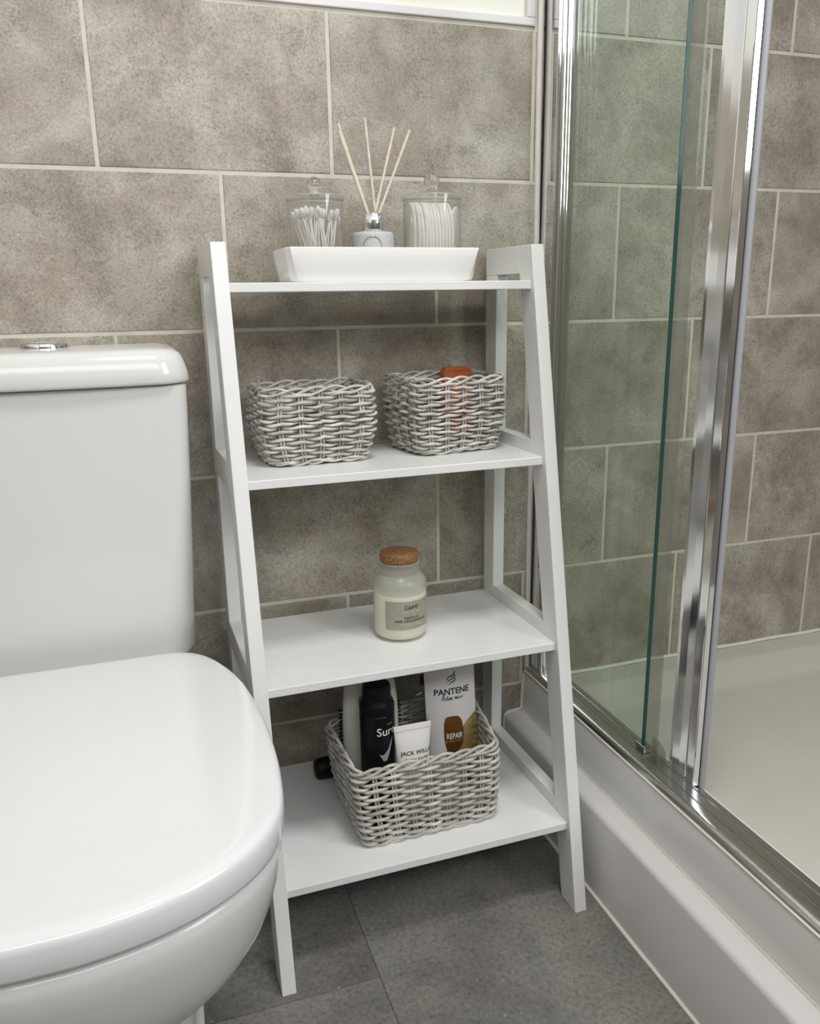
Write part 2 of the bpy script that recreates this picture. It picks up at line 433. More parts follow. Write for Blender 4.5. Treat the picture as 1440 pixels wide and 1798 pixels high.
# window above the tiled back wall: only its bottom rail and right stile show
w1 = bpy.data.objects.new('window_1', None); link(w1); tag(w1, 'white framed window above the tiled back wall', kind='structure')
w1.location = (WX0, 0, WZ0)
def wpart(name, m, bev, *bxs):
    bm = bmesh.new()
    for b_ in bxs: box(bm, b_[0] - WX0, b_[1] - WX0, b_[2], b_[3], b_[4] - WZ0, b_[5] - WZ0)
    return obj(name, bm, m, w1, bevel=bev)
fr_ = .0115
wpart('frame', M['upvc'], .0015, (WX0, WX1, -.003, .02, WZ0, WZ0 + fr_), (WX0, WX1, -.003, .02, WZ1 - fr_, WZ1),
      (WX1 - fr_ * 1.15, WX1, -.003, .02, WZ0 + fr_, WZ1 - fr_), (WX0, WX0 + fr_ * 1.15, -.003, .02, WZ0 + fr_, WZ1 - fr_))
a0, a1, b0, b1 = WX0 + fr_ * 1.15, WX1 - fr_ * 1.15, WZ0 + fr_, WZ1 - fr_
sw = .075
wpart('sash', M['cream_panel'], .002, (a0, a1, .006, .03, b0, b0 + sw), (a0, a1, .006, .03, b1 - sw, b1), (a0, a0 + sw, .006, .03, b0 + sw, b1 - sw), (a1 - sw, a1, .006, .03, b0 + sw, b1 - sw))
wpart('pane', M['frosted_pane'], 0, (a0 + sw, a1 - sw, .016, .022, b0 + sw, b1 - sw))
# silicone bead between tiles and shower profile
bm = bmesh.new()
tube(bm, [(.5832 + .0010 * math.sin(z * 9), -.0015, z) for z in [.228 + i * .075 for i in range(24)]], .0050, 8, up=(0, 1, 0))
tube(bm, [(.5845, -.002, .228), (.577, -.002, .215), (.5755, -.002, .19), (.575, -.002, .15), (.562, -.002, .1475), (.548, -.002, .1465), (.542, -.002, .142), (.5395, -.002, .12), (.539, -.002, .004)], .0032, 8, up=(0, 1, 0))
tag(obj('trim_1', bm, M['silicone'], smooth=60), 'white silicone bead running down the tiles beside the shower profile', kind='structure')
# ceiling lamp behind the camera
t = thing('ceiling_lamp', 'round flat white ceiling lamp above the floor, out of the picture', 'lamp', (.24, -.85, 2.40))
obj('base', L([(.21, 0), (.21, -.02), (.20, -.025)], 40), M['ceiling'], t, smooth=40)

# ------------------------------------------------------------------ shower tray and enclosure
YS = -1.22
t = thing('shower_tray', 'white shower tray raised on a stepped white plinth right of the shelf', 'shower tray', (.54, 0, 0))
ox = .54
def sp(pts): return [(x - ox, z) for x, z in pts]
obj('plinth_panel', P(sp([(.5394, 0), (.5394, .136), (.541, .1415), (.545, .1442), (.55, .1455), (.575, .1465), (.575, .11), (.548, .11), (.548, 0)]), 'y', YS, -.0005), M['plinth'], t, smooth=50)
obj('riser_panel', P(sp([(.5750, .1466), (.5775, .2235), (.5790, .2262), (.5830, .2265), (.64, .2265), (.64, .205), (.60, .20), (.60, .1466)]), 'y', YS, -.0005), M['acrylic_tray'], t, smooth=40)
bm = bmesh.new()
xs = [(.64, .205), (.655, .2005), (.668, .1975), (.690, .170), (.705, .1655)]
rings = []
x2, y2, y1 = XR - .002, YS, -.0008
def rim_ring(ins, z): # nested rectangles from the outer rim to the floor
    xa, xb, ya, yb = .60 - ox + ins * .9, x2 - ox - ins, y2 + ins, y1 - ins
    c = max(.002, min(ins * .6, .06)); out = []
    for (cx, cy, a0) in ((xb - c, yb - c, 0), (xa + c, yb - c, 90), (xa + c, ya + c, 180), (xb - c, ya + c, 270)):
        for k in range(5): out.append((cx + c * math.cos(R_(a0 + 22.5 * k)), cy + c * math.sin(R_(a0 + 22.5 * k)), z))
    return out
loft(bm, [rim_ring(0, .12), rim_ring(0, .2000), rim_ring(.048, .1996), rim_ring(.054, .1975), rim_ring(.086, .1685), rim_ring(.094, .1655), rim_ring(.110, .1645), rim_ring(.3, .1625)], cap0=True, cap1=True)
obj('basin', bm, M['basin'], t, smooth=35)
bm = bmesh.new(); tube(bm, [(x - ox, -.001, .2026 + .0006 * math.sin(x * 40)) for x in [.625 + i * .0265 for i in range(31)]], .0042, 6)
obj('sealant', bm, M['silicone'], t, smooth=60)
bm = bmesh.new(); tube(bm, [(.5388 - ox, -.01 - i * .06, .001) for i in range(26)], .0035, 6)
obj('floor_sealant', bm, M['silicone'], t, smooth=60)
bm = bmesh.new(); tube(bm, [(.5783 - ox, -.006 - i * .06, .2262) for i in range(21)], .0018, 6); obj('track_sealant', bm, M['silicone'], t, smooth=60)
bm = bmesh.new(); tube(bm, [(.5748 - ox, -.006 - i * .06, .1468) for i in range(21)], .0017, 6); obj('ledge_sealant', bm, M['silicone'], t, smooth=60)

t = thing('shower_enclosure', 'fixed green-tinted glass shower panel in a chrome wall profile on a chrome track', 'shower screen', (.60, 0, .2265))
ox, oz = .60, .2265
def eb(name, m, pts, axis, lo, hi, smooth=30):
    q = [((x - ox), (z - oz)) for x, z in pts] if axis == 'y' else [(x - ox, y) for x, y in pts]
    return obj(name, P(q, axis, lo, hi), m, t, smooth=smooth)
ZT = 2.02
eb('bottom_track', M['chrome_brushed'], [(.5785, .2266), (.5785, .2285), (.5800, .2315), (.5830, .2342), (.5865, .2357), (.5900, .2362), (.6005, .2362), (.6010, .2350), (.6022, .2350), (.6027, .2364), (.6038, .2364), (.6046, .2352), (.6180, .2352), (.6185, .2366), (.6200, .2366), (.6206, .2345), (.6290, .2345), (.6295, .2266)], 'y', YS, -.001)
eb('top_track', M['chrome'], [(.5840, ZT), (.5840, ZT + .045), (.6400, ZT + .045), (.6400, ZT)], 'y', YS, -.001)
# wall profile: mirror-flat outer cheek, ribbed nose
prof = [(.5890, -.001), (.5888, -.0460), (.5893, -.0468), (.5915, -.0470), (.5920, -.0440), (.5962, -.0435), (.5967, -.0466), (.5985, -.0472), (.6030, -.0474), (.6052, -.0468), (.6056, -.0435), (.6076, -.0435), (.6080, -.0468), (.6100, -.0474), (.6140, -.0472), (.6158, -.0466), (.6163, -.0420), (.6190, -.0415), (.6200, -.0400), (.6215, -.0395), (.6225, -.030), (.632, -.028), (.632, -.001)]
eb('wall_profile', M['chrome'], prof, 'z', .2363 - oz, ZT - oz)
gl = eb('fixed_pane', M['glass'], [(.6085, -.030), (.6145, -.030), (.6145, -.3300), (.6085, -.3300)], 'z', .2366 - oz, ZT + .01 - oz, None)
obj('glass_edge', B(.6086 - ox, .6144 - ox, -.3312, -.3301, .2367 - oz, ZT - oz), M['glass_edge'], gl)
obj('edge_seal', B(.6148 - ox, .6186 - ox, -.3560, -.3215, .2372 - oz, ZT - oz), M['seal'], t)
obj('edge_clip', B(.6060 - ox, .6205 - ox, -.3420, -.3180, .2353 - oz, .2450 - oz), M['chrome_brushed'], t, bevel=.0015)
bm = P([(-.3385, .2353 - oz), (-.3385, .2600 - oz), (-.3560, .2600 - oz), (-.3700, .2510 - oz), (-.3720, .2353 - oz)], 'x', .6215 - ox, .6225 - ox)
obj('guide_block', bm, clear('milky_guide_plastic', (.85, .86, .83), 1.45, rough=.2, haze=.5, hazecol=(.68, .68, .62)), t)

t = thing('shower_door', 'sliding glass shower door pushed open, edged by a broad chrome post', 'shower door', (.626, -.40, .2370))
ox, oy, oz = .626, -.40, .2370
def db(name, m, pts, parent, z0=.2372, z1=ZT - .003, smooth=30):
    return obj(name, P([(x - ox, y - oy) for x, y in pts], 'z', z0 - oz, z1 - oz), m, parent, smooth=smooth)
db('door_pane', M['glass'], [(.6230, -.045), (.6290, -.045), (.6290, -.3760), (.6230, -.3760)], t, .239, ZT, None)
dpo = db('door_post', M['chrome_post'], [(.6225, -.3800), (.6212, -.3812), (.6222, -.3900), (.6214, -.3906), (.6180, -.3912), (.6206, -.4042), (.6198, -.4048), (.6190, -.4054), (.6216, -.4162), (.6224, -.4170), (.6216, -.4200), (.6206, -.4216), (.6194, -.4222), (.6206, -.4350), (.6200, -.4356), (.6330, -.4356), (.6330, -.3800)], t, smooth=20)
obj('post_nose', P([(x - ox, y - oy) for x, y in [(.6200, -.4357), (.6186, -.4366), (.6186, -.4380), (.6196, -.4386), (.6268, -.4388), (.6272, -.4380), (.6272, -.4357)]], 'z', .2372 - oz, ZT - .003 - oz), M['chrome'], dpo, smooth=25)
db('post_groove', M['gasket_dark'], [(.6273, -.4346), (.6273, -.4376), (.6292, -.4376), (.6292, -.4346)], t)
db('gasket', M['gasket'], [(.6293, -.4346), (.6293, -.4385), (.6300, -.4398), (.6330, -.4412), (.6372, -.4405), (.6386, -.4385), (.6386, -.4346)], t, z0=.2290, smooth=60)

# ------------------------------------------------------------------ toilet
TXC = -.163
t = thing('toilet', 'white close-coupled toilet with lid shut, left of the ladder shelf', 'toilet', (TXC, 0, 0))
def cist_ring(hw, yf, yb, z, rc, n=10, bow=.0):
    out = []
    for (cx, cy, a0, r) in ((hw - .012, yb - .012, 0, .012), (-hw + .012, yb - .012, 90, .012), (-hw + rc, yf + rc, 180, rc), (hw - rc, yf + rc, 270, rc)):
        for k in range(n + 1):
            a = R_(a0 + 90 * k / n); out.append((cx + r * math.cos(a), cy + r * math.sin(a), z))
        if a0 == 180:
            for k in range(1, 8):
                u = -1 + 2 * k / 8; out.append((u * (hw - rc), yf - bow * (1 - u * u), z))
    return out
bm = bmesh.new()
loft(bm, [cist_ring(.125, -.165, -.006, .4165, .03), cist_ring(.143, -.184, -.006, .4180, .04), cist_ring(.1525, -.190, -.006, .4225, .05), cist_ring(.1565, -.1925, -.006, .432, .052),
          cist_ring(.1590, -.1930, -.006, .50, .050, bow=.003), cist_ring(.1635, -.1915, -.006, .58, .042, bow=.005), cist_ring(.1675, -.1885, -.006, .67, .032, bow=.006), cist_ring(.1705, -.1855, -.006, .76, .024, bow=.006), cist_ring(.1712, -.1850, -.006, .7885, .022, bow=.006), cist_ring(.168, -.182, -.006, .7905, .022, bow=.006)])
obj('cistern', bm, M['ceramic'], t, smooth=50)
bm = bmesh.new()
loft(bm, [cist_ring(.1700, -.188, -.006, .7912, .04, bow=.006), cist_ring(.1752, -.1935, -.005, .7922, .042, bow=.008), cist_ring(.1765, -.1950, -.005, .7955, .043, bow=.008), cist_ring(.1750, -.1938, -.005, .806, .042, bow=.008), cist_ring(.1715, -.1910, -.006, .818, .040, bow=.008),
          cist_ring(.1670, -.1870, -.008, .8275, .038, bow=.008), cist_ring(.1590, -.1800, -.012, .8325, .036, bow=.008), cist_ring(.145, -.166, -.02, .8347, .03, bow=.006), cist_ring(.09, -.12, -.06, .8358, .02), cist_ring(.03, -.10, -.075, .8360, .01)])
lid_o = obj('cistern_lid', bm, M['ceramic'], t, smooth=60)
bt = obj('flush_button', L([(.0305, .8345), (.0305, .8385), (.0290, .8415), (.0250, .8432), (.0245, .8425), (.001, .8430)], 40, c=(.004, -.085, 0)), M['chrome'], lid_o, smooth=35)
half = [(0, -.232), (.06, -.232), (.122, -.233), (.156, -.250), (.179, -.290), (.1965, -.350), (.2050, -.430), (.2065, -.505), (.2030, -.565), (.195, -.613), (.180, -.645), (.155, -.673), (.118, -.697), (.076, -.7125), (.03, -.7205), (0, -.7215)]
hp = [(p.x, p.y) for p in catmull([(x, y, 0) for x, y in half], 5)]
full = hp + [(-x, y) for x, y in hp[-2:0:-1]]
def inset(poly, d, z, yc=-.48):
    out = []; n = len(poly)
    for i in range(n):
        a, b = poly[i - 1], poly[(i + 1) % n]; dx, dy = b[0] - a[0], b[1] - a[1]; l = math.hypot(dx, dy) or 1
        out.append((poly[i][0] + dy / l * d * -1, poly[i][1] + dx / l * d, z))
    return out
def ins(d, z):
    a = inset(full, d, z)
    # pick the sign that moves inwards
    b = inset(full, -d, z)
    ra = max(p[0] for p in a); rb = max(p[0] for p in b)
    return a if (ra < rb) == (d > 0) else b
def shr(s, z): return [(x * s, -.48 + (y + .48) * s, z) for x, y in full]
bm = bmesh.new()
loft(bm, [shr(.86, .4246), ins(.004, .4246), ins(.0015, .4256), ins(.0004, .4290), ins(0, .440), ins(.0003, .4480), ins(.0010, .4515), ins(.0024, .4540), ins(.0046, .4557), ins(.0080, .4566), shr(.93, .4572), shr(.86, .4580), shr(.6, .4598), shr(.3, .4604), shr(.06, .4606)])
obj('seat_lid', bm, M['seat'], t, smooth=70)
bm = bmesh.new(); loft(bm, [shr(.62, .4170), ins(.016, .4170), ins(.0125, .4180), ins(.0125, .4225), ins(.014, .4240), shr(.62, .4240)])
obj('seat', bm, M['seat'], t, smooth=50)
def brow(hw, yf, yb, z, pw=1.0):
    out = []
    for x, y in full:
        u = (y + .232) / (-.7215 + .232)  # 0 back, 1 front
        out.append((x / .2045 * hw, yb + (yf - yb) * u, z))
    return out
bm = bmesh.new()
loft(bm, [brow(.1145, -.545, -.03, 0), brow(.1145, -.545, -.03, .012), brow(.109, -.535, -.03, .0135), brow(.106, -.51, -.03, .06), brow(.105, -.50, -.03, .115), brow(.110, -.525, -.03, .145), brow(.124, -.565, -.05, .180), brow(.142, -.605, -.09, .215), brow(.159, -.640, -.13, .250), brow(.174, -.668, -.17, .285), brow(.1855, -.688, -.20, .320), brow(.1935, -.701, -.215, .352), brow(.1985, -.710, -.222, .380), brow(.2010, -.7145, -.225, .402), brow(.2005, -.713, -.226, .4115), brow(.1970, -.708, -.230, .4165), brow(.12, -.60, -.30, .4165)])
pan = obj('pan', bm, M['ceramic'], t, smooth=60)
bm = bmesh.new(); loft(bm, [cist_ring(.100, -.28, -.006, .30, .03), cist_ring(.130, -.27, -.006, .375, .03), cist_ring(.140, -.24, -.006, .396, .03), cist_ring(.1420, -.225, -.006, .410, .03), cist_ring(.140, -.222, -.008, .4165, .03)])
obj('cistern_platform', bm, M['ceramic'], t, smooth=50)
for s_ in (-.075, .075): obj('hinge', B(s_ - .02, s_ + .02, -.262, -.238, .4165, .4245), M['chrome'], t, bevel=.003)

# ------------------------------------------------------------------ ladder shelf
LX, LY, LTH, LW, LA, LBD, LH = .04773, -.02423, .0129, .46, .01921, .03832, .96084
LD0, LS, LDD, LT, LRT, LR, LFS = .15045, .19559, .04285, .01173, .01879, .03845, .00682
SZ = [.91199, .66800, .40131, .13449]
lad = thing('ladder_shelf', 'white four-tier ladder shelf with slanted front legs against the tiled wall', 'shelf', (LX, LY, 0), LTH)
fr = lambda z: LD0 + LS * (LH - z)
for x0 in (0, LW - LA):
    obj('front_leg', P([(-fr(0), 0), (-fr(0) + LDD, 0), (-fr(LH) + LDD, LH), (-fr(LH), LH)], 'x', x0, x0 + LA), M['lacquer'], lad, bevel=.0012)
    obj('rear_leg', B(x0, x0 + LA, -LBD, 0, 0, LH - LR), M['lacquer'], lad, bevel=.0012)
    obj('top_rail', P([(0, LH - LR), (-(fr(LH - LR) - LDD), LH - LR), (-(fr(LH) - LDD), LH), (0, LH)], 'x', x0, x0 + LA), M['lacquer'], lad, bevel=.0008)
    for z in SZ[1:]:
        za, zb = z + LRT, z + LRT - LR
        obj('side_rail', P([(-LBD, zb), (-(fr(zb) - LDD), zb), (-(fr(za) - LDD), za), (-LBD, za)], 'x', x0, x0 + LA), M['lacquer'], lad, bevel=.0008)
for z in SZ:
    obj('shelf', B(LA, LW - LA, -(fr(z) - LFS), -.001, z - LT, z), M['lacquer'], lad, bevel=.0010)

# ------------------------------------------------------------------ dish, jars and diffuser on the top tier
Z1 = SZ[0]
dx, dy = .2815, -.105
t = thing('dish', 'long white ceramic dish with flared sides on the top shelf', 'dish', (dx, dy, Z1), LTH)
def drect(w, d, z, r=.006):
    return [(x, y, z) for x, y, _, _ in rrect(w, d, r, 64)]
bm = bmesh.new()
w0, d0_, w1_, d1_ = .257, .100, .2705, .1180
loft(bm, [drect(w0 - .006, d0_ - .006, .0003), drect(w0, d0_, .003), drect(w1_, d1_, .0425), drect(w1_ - .0012, d1_ - .0012, .0440, .0055), drect(w1_ - .0075, d1_ - .0075, .0440, .004), drect(w1_ - .009, d1_ - .009, .0425, .004), drect(w0 - .008, d0_ - .008, .0065, .004), drect(w0 - .012, d0_ - .012, .0060, .004)])
obj('bowl', bm, M['dish'], t, smooth=40)
ZD = Z1 + .0060   # inner floor of the dish
def jar(name, label, x, y, r, hb, kr, domed):
    t = thing(name, label, 'jar', (x, y, ZD))
    obj('jar_body', L([(r - .001, 0), (r, .001), (r, hb), (r - .0022, hb), (r - .0022, .003), (.001, .003)], 56, cap1=False), M['acrylic'], t, smooth=40)
    lp = [(r - .003, hb + .0004), (r + .0008, hb + .0004), (r + .0008, hb + .005), (r - .001, hb + .0062)]
    if domed: lp += [(r * .7, hb + .0082), (r * .42, hb + .0100), (r * .24, hb + .0120), (.006, hb + .0136)]
    else: lp += [(r * .8, hb + .0068), (.0065, hb + .0072)]
    ld = obj('jar_lid', L(lp, 56), M['acrylic'], t, smooth=40)
    bm = bmesh.new()
    for zq, rq in ((hb + .0050, r + .0004), (hb - .0040, r - .0012)):
        tube(bm, [(rq * math.cos(k * math.pi / 28), rq * math.sin(k * math.pi / 28), zq) for k in range(56)], .0009, 6, closed=True)
    obj('rim_edge_glint', bm, M['rim_glint'], ld, smooth=60)  # pale rings added to imitate light caught along the rim
    obj('base_edge_glint', L([(r - .0012, .0001), (r + .0003, .0008), (r + .0003, .0040), (r - .0012, .0046)], 56), M['rim_glint'], t, smooth=40)
    zb = lp[-1][1]
    kp = [(.0062, zb), (.0050, zb + .0012), (.0046, zb + .0022)]
    zc = zb + .0022 + kr * .9
    a0 = math.asin(max(-1, -.9)); 
    for k in range(13):
        a = a0 + (math.pi / 2 - a0) * k / 12; kp.append((max(kr * math.cos(a), .0003), zc + kr * math.sin(a)))
    obj('knob', L(kp, 32), M['acrylic_solid'], ld, smooth=60)
    return t
jar('cotton_bud_jar', 'clear lidded jar of cotton buds at the left end of the white dish', .2015, -.095, .0385, .1010, .0112, False)
jar('cotton_pad_jar', 'clear lidded jar of cotton pads at the right end of the white dish', .3655, -.108, .0410, .1035, .0110, True)
# cotton buds
def bud_mesh():
    bm = bmesh.new(); ln = .082
    lathe(bm, [(.0011, 0), (.0011, ln)], 6)
    nf = len(bm.faces)
    for s, z0 in ((-1, .011), (1, ln - .011)):
        pr_ = [(.0012, -.001), (.0025, .001), (.0034, .006), (.0032, .0095), (.0018, .0118), (.0003, .0124)]
        lathe(bm, [(r, z0 + s * z) for r, z in pr_], 7)
    bm.faces.ensure_lookup_table()
    for f in bm.faces[:nf]: f.material_index = 1
    bmesh.ops.recalc_face_normals(bm, faces=bm.faces[:])
    me = bpy.data.meshes.new('cotton_bud'); bm.to_mesh(me); bm.free(); me.materials.append(M['cotton']); me.materials.append(M['bud_stick'])
    me.polygons.foreach_set('use_smooth', [True] * len(me.polygons)); return me
bme = bud_mesh(); rb = random.Random(11)
for i in range(34):
    o = bpy.data.objects.new('cotton_bud', bme); link(o)
    a = rb.uniform(0, 6.283); r0 = .016 * math.sqrt(rb.random()); a2 = a + rb.uniform(-1.1, 1.1); r1 = .0335 * math.sqrt(rb.uniform(.05, 1))
    p0 = Vector((.2015 + .004 + r0 * math.cos(a), -.095 + r0 * math.sin(a), ZD + .0065 + rb.random() * .006)); p1 = Vector((.2015 + r1 * math.cos(a2), -.095 + r1 * math.sin(a2), 0))
    dxy = math.hypot(p1.x - p0.x, p1.y - p0.y); p1.z = p0.z + math.sqrt(.082 ** 2 - dxy ** 2)
    o.location = p0; o.rotation_euler = (p1 - p0).to_track_quat('Z', 'Y').to_euler()
    tag(o, 'white cotton bud among others in the clear jar', 'cotton bud', 'cotton buds in the left jar')
# cotton pads standing on edge
bm = L([(.001, -.0021), (.026, -.0021), (.0282, -.0012), (.0286, 0), (.0282, .0012), (.026, .0021), (.001, .0021)], 32)
bmesh.ops.recalc_face_normals(bm, faces=bm.faces[:])
pme = bpy.data.meshes.new('cotton_pad'); bm.to_mesh(pme); bm.free(); pme.materials.append(M['cotton_pad'])
pme.polygons.foreach_set('use_smooth', [True] * len(pme.polygons)); pme.set_sharp_from_angle(angle=R_(50))
rb = random.Random(3)
for i in range(12):
    o = bpy.data.objects.new('cotton_pad', pme); link(o)
    x = .3655 - .0325 + i * .0048
    half_c = math.sqrt(max(.0386 ** 2 - (x - .3655) ** 2, 0))
    s = min(1.0, half_c / .0290); s = max(s, .72)
    o.scale = (1.70, s, 1)
    o.location = (x + .001, -.108 + rb.uniform(-.001, .001), ZD + .003 + .0286 * 1.70 + .001)
    o.rotation_euler = (0, R_(90 + rb.uniform(-1.0, 1.0)), 0)
    tag(o, 'white cotton pad on edge, packed with others at the left of the clear jar', 'cotton pad', 'cotton pads packed in the right jar')
o = bpy.data.objects.new('cotton_pad', pme); link(o); o.scale = (1.62, .8, 1)
o.location = (.3655 + .0275, -.112, ZD + .003 + .0470); o.rotation_euler = (0, R_(90 + 9), R_(-40))
tag(o, 'white cotton pad leaning loose at the right side of the clear jar', 'cotton pad')

t = thing('reed_diffuser', 'small grey reed diffuser bottle with chrome collar between the two jars', 'diffuser', (.2800, -.103, ZD))
obj('bottle', L([(.0255, 0), (.0280, .002), (.0287, .006), (.0287, .0555), (.0275, .0592), (.0250, .0608), (.0150, .0612), (.0100, .0612), (.0100, .050), (.001, .050)], 48), M['grey_glaze'], t, smooth=40)
obj('collar', L([(.0142, .0613), (.0146, .0620), (.0146, .0840), (.0140, .0848), (.0100, .0848), (.0096, .0840), (.0096, .0613)], 48, cap0=False, cap1=False), M['chrome'], t, smooth=40)
bm = bmesh.new(); ra = -math.pi / 2 - .32
ring = [(0.0292 * math.cos(ra + .0125 * math.cos(k * math.pi / 16) / .0287), .0292 * math.sin(ra + .0125 * math.cos(k * math.pi / 16) / .0287), .0415 + .0125 * math.sin(k * math.pi / 16)) for k in range(32)]
tube(bm, ring, .0006, 6, closed=True); obj('emblem_ring', bm, M['chrome'], t, smooth=60)
rd = [((.2335, -.112, 1.1045), (.2745, -.1035), 'shortest pale reed leaning farthest left out of the diffuser'),
      ((.2376, -.094, 1.1168), (.2765, -.100), 'pale reed leaning left, second from left in the diffuser'),
      ((.2711, -.107, 1.1236), (.2835, -.1060), 'tallest pale reed standing nearly upright in the diffuser'),
      ((.3161, -.096, 1.1151), (.2830, -.0995), 'pale reed leaning right, second from right in the diffuser'),
      ((.3350, -.106, 1.1110), (.2868, -.1030), 'pale reed leaning farthest right out of the diffuser')]
for (tx, ty, tz), (bx, by), lab in rd:
    b0_ = Vector((bx, by, ZD + .0800)); tp = Vector((tx, ty, tz)); d = (tp - b0_).normalized()
    b1_ = b0_ - d * .020
    bm = bmesh.new(); tube(bm, [(0, 0, 0), tuple((tp - b1_) * .5), tuple(tp - b1_)], .0019, 10)
    o = obj('diffuser_reed', bm, M['reed'], smooth=50, loc=tuple(b1_)); tag(o, lab, 'reed', 'reeds in the diffuser')

# ------------------------------------------------------------------ wicker baskets
def basket(label, loc, rz, tw, td, bw, bd, h, rows, nst, bulge, sr, m, seed, amp=.0032, corner=.022, group=None, skew=0.0, shear=0.0):
    rr = random.Random(seed)
    t = thing('wicker_basket', label, 'basket', loc, rz, group)
    NP = nst * 10
    def size(z):
        u = max(0.0, min(1.0, z / h)); e = u ** .6
        k = bulge * math.sin(math.pi * min(1, u * 1.05))
        return bw + (tw - bw) * e + k, bd + (td - bd) * e + k
    def peri(z):
        w, d = size(z); k = skew * (1 - max(0, z) / h)
        return [(x + k + shear * y * (x / w + .5), y, nx, ny) for x, y, nx, ny in rrect(w - .006, d - .006, min(corner, .45 * min(w, d)), NP)]
    # base
    w, d = size(0)
    bm = bmesh.new(); loft(bm, [[(x + skew + shear * y * (x / w + .5), y, z) for x, y, _, _ in rrect(w - .012, d - .012, corner, 48)] for z in (.0012, .0052)])
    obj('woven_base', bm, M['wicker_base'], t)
    zs = [.0045 + sr + (h - .012 - 2 * sr) * k / (rows - 1) for k in range(rows)]
    for k, z in enumerate(zs):
        pp = peri(z); ph1, ph2 = rr.uniform(0, 6), rr.uniform(0, 6); pts = []; rads = []
        for i, (x, y, nx, ny) in enumerate(pp):
            s = i / NP * nst
            o_ = amp * math.cos(math.pi * s + math.pi * k) + .0006 * math.sin(s * 1.7 + ph1)
            dz = .0009 * math.sin(s * 2.3 + ph2) + .0007 * math.cos(2 * math.pi * s)
            pts.append((x + nx * o_, y + ny * o_, z + dz))
            rads.append(sr * (1.0 + .14 * math.cos(math.pi * s + math.pi * k)) * (1 + .06 * math.sin(s * 3.1 + ph2)))
        bm = bmesh.new(); tube(bm, pts, rads, 7, closed=True); obj('wicker_strand', bm, m, t, smooth=70)
    # upright stakes, in pairs
    for k in range(nst):
        bm = bmesh.new()
        for off in (-.0021, .0021):
            pts = []
            for z in [.003 + (h - .009) * q / 6 for q in range(7)]:
                pp = peri(z); x, y, nx, ny = pp[(k * 10) % NP]
                pts.append((x - ny * off, y + nx * off, z))
            tube(bm, pts, .0017, 6)
        obj('wicker_stake', bm, m, t, smooth=70)
    # plaited rim of three strands and a two-strand foot cord
    for zc, ns, rad_, az, ar, turns, nm in ((h - .0052, 3, sr * 1.0, .0046, .0030, nst / 3, 'rim_strand'), (.0048, 2, sr * 1.0, .0022, .0030, nst / 2, 'foot_strand')):
        pp = peri(max(zc, .002))
        for q in range(ns):
            pts = []
            for i, (x, y, nx, ny) in enumerate(pp):
                th = 2 * math.pi * (turns * i / NP + q / ns); o_ = ar * math.cos(th)
                pts.append((x + nx * o_, y + ny * o_, zc + az * math.sin(th) + .0010 * math.sin(i * .21 + q)))
            bm = bmesh.new(); tube(bm, pts, rad_, 7, closed=True); obj(nm, bm, m, t, smooth=70)
    return t, h
Z2, Z3, Z4 = SZ[1], SZ[2], SZ[3]
t, _ = basket('small grey wicker basket, empty-looking, at the left of the second shelf', (.1815, -.0985, Z2), R_(3), .160, .116, .136, .098, .1075, 18, 18, .012, .00198, M['wicker'], 5, amp=.0036, corner=.013)
bm = bmesh.new(); tube(bm, [(-.066, .020, .100), (-.067, .026, .108), (-.066, .030, .113)], .0016, 6)
tube(bm, [(-.066 + .0026 * math.cos(a), .030, .1155 + .0026 * math.sin(a)) for a in [k * math.pi / 6 for k in range(12)]], .0011, 5, closed=True)
obj('loose_strand_end', bm, M['wicker'], t, smooth=60)
basket('small grey wicker basket holding an orange packet, right of the second shelf', (.3885, -.0900, Z2), R_(9), .150, .124, .130, .106, .1115, 18, 18, .010, .00198, M['wicker'], 9, amp=.0036, corner=.012)
basket('large grey wicker basket of toiletries on the lowest shelf', (.2930, -.2070, Z4), R_(1.5), .236, .164, .214, .144, .1290, 20, 26, .004, .0025, M['wicker_big'], 21, amp=.0038, corner=.014, skew=.007, shear=.18)

t = thing('orange_packet', 'orange carton packet poking out of the right small wicker basket', 'packet', (.4250, -.0460, Z2 + .0054), R_(2))
obj('carton', P([(-.0225, 0), (.0222, 0), (.0232, .1085), (.0215, .1120), (-.0185, .1120), (-.0222, .1060)], 'y', -.009, .009), M['orange'], t, bevel=.001)
obj('flap_crease', B(-.0190, .0215, -.0096, -.0091, .1068, .1074), mat('orange_shade_line', (.36, .08, .02), .6), t)

# ------------------------------------------------------------------ candle
CX, CY = .2915, -.1570
t = thing('scented_candle', 'frosted glass jar candle with cork stopper and grey label on the third shelf', 'candle', (CX, CY, Z3))
jr = .0403
obj('jar_shoulder', L([(jr, .0735), (jr, .0800), (jr - .0010, .0868), (jr - .0045, .0925), (.0320, .0965), (.0292, .0985), (.0288, .1015), (.0290, .1120), (.0305, .1150), (.0300, .1165), (.0275, .1165), (.0270, .1120), (.0268, .1015), (.0275, .0970), (.0335, .0915), (jr - .003, .085), (jr - .003, .0735)], 64, cap0=False, cap1=False), M['frost'], t, smooth=40)
obj('jar_body', L([(.012, .0002), (.0335, .0002), (.0378, .0022), (.0396, .0060), (jr, .0125), (jr, .0734), (jr - .0010, .0734), (jr - .0012, .0125), (.037, .005), (.012, .003)], 64), M['frost_body'], t, smooth=40)
obj('wax', L([(.010, .0036), (.0345, .0040), (.0375, .0075), (.0385, .0130), (.0388, .0680), (.0375, .0700), (.001, .0704)], 56), M['wax'], t, smooth=40)
obj('cork_stopper', L([(.0255, .1085), (.0262, .1168), (.0280, .1182), (.0292, .1275), (.0287, .1292), (.0272, .1298), (.001, .1300)], 48), M['cork'], t, smooth=35)
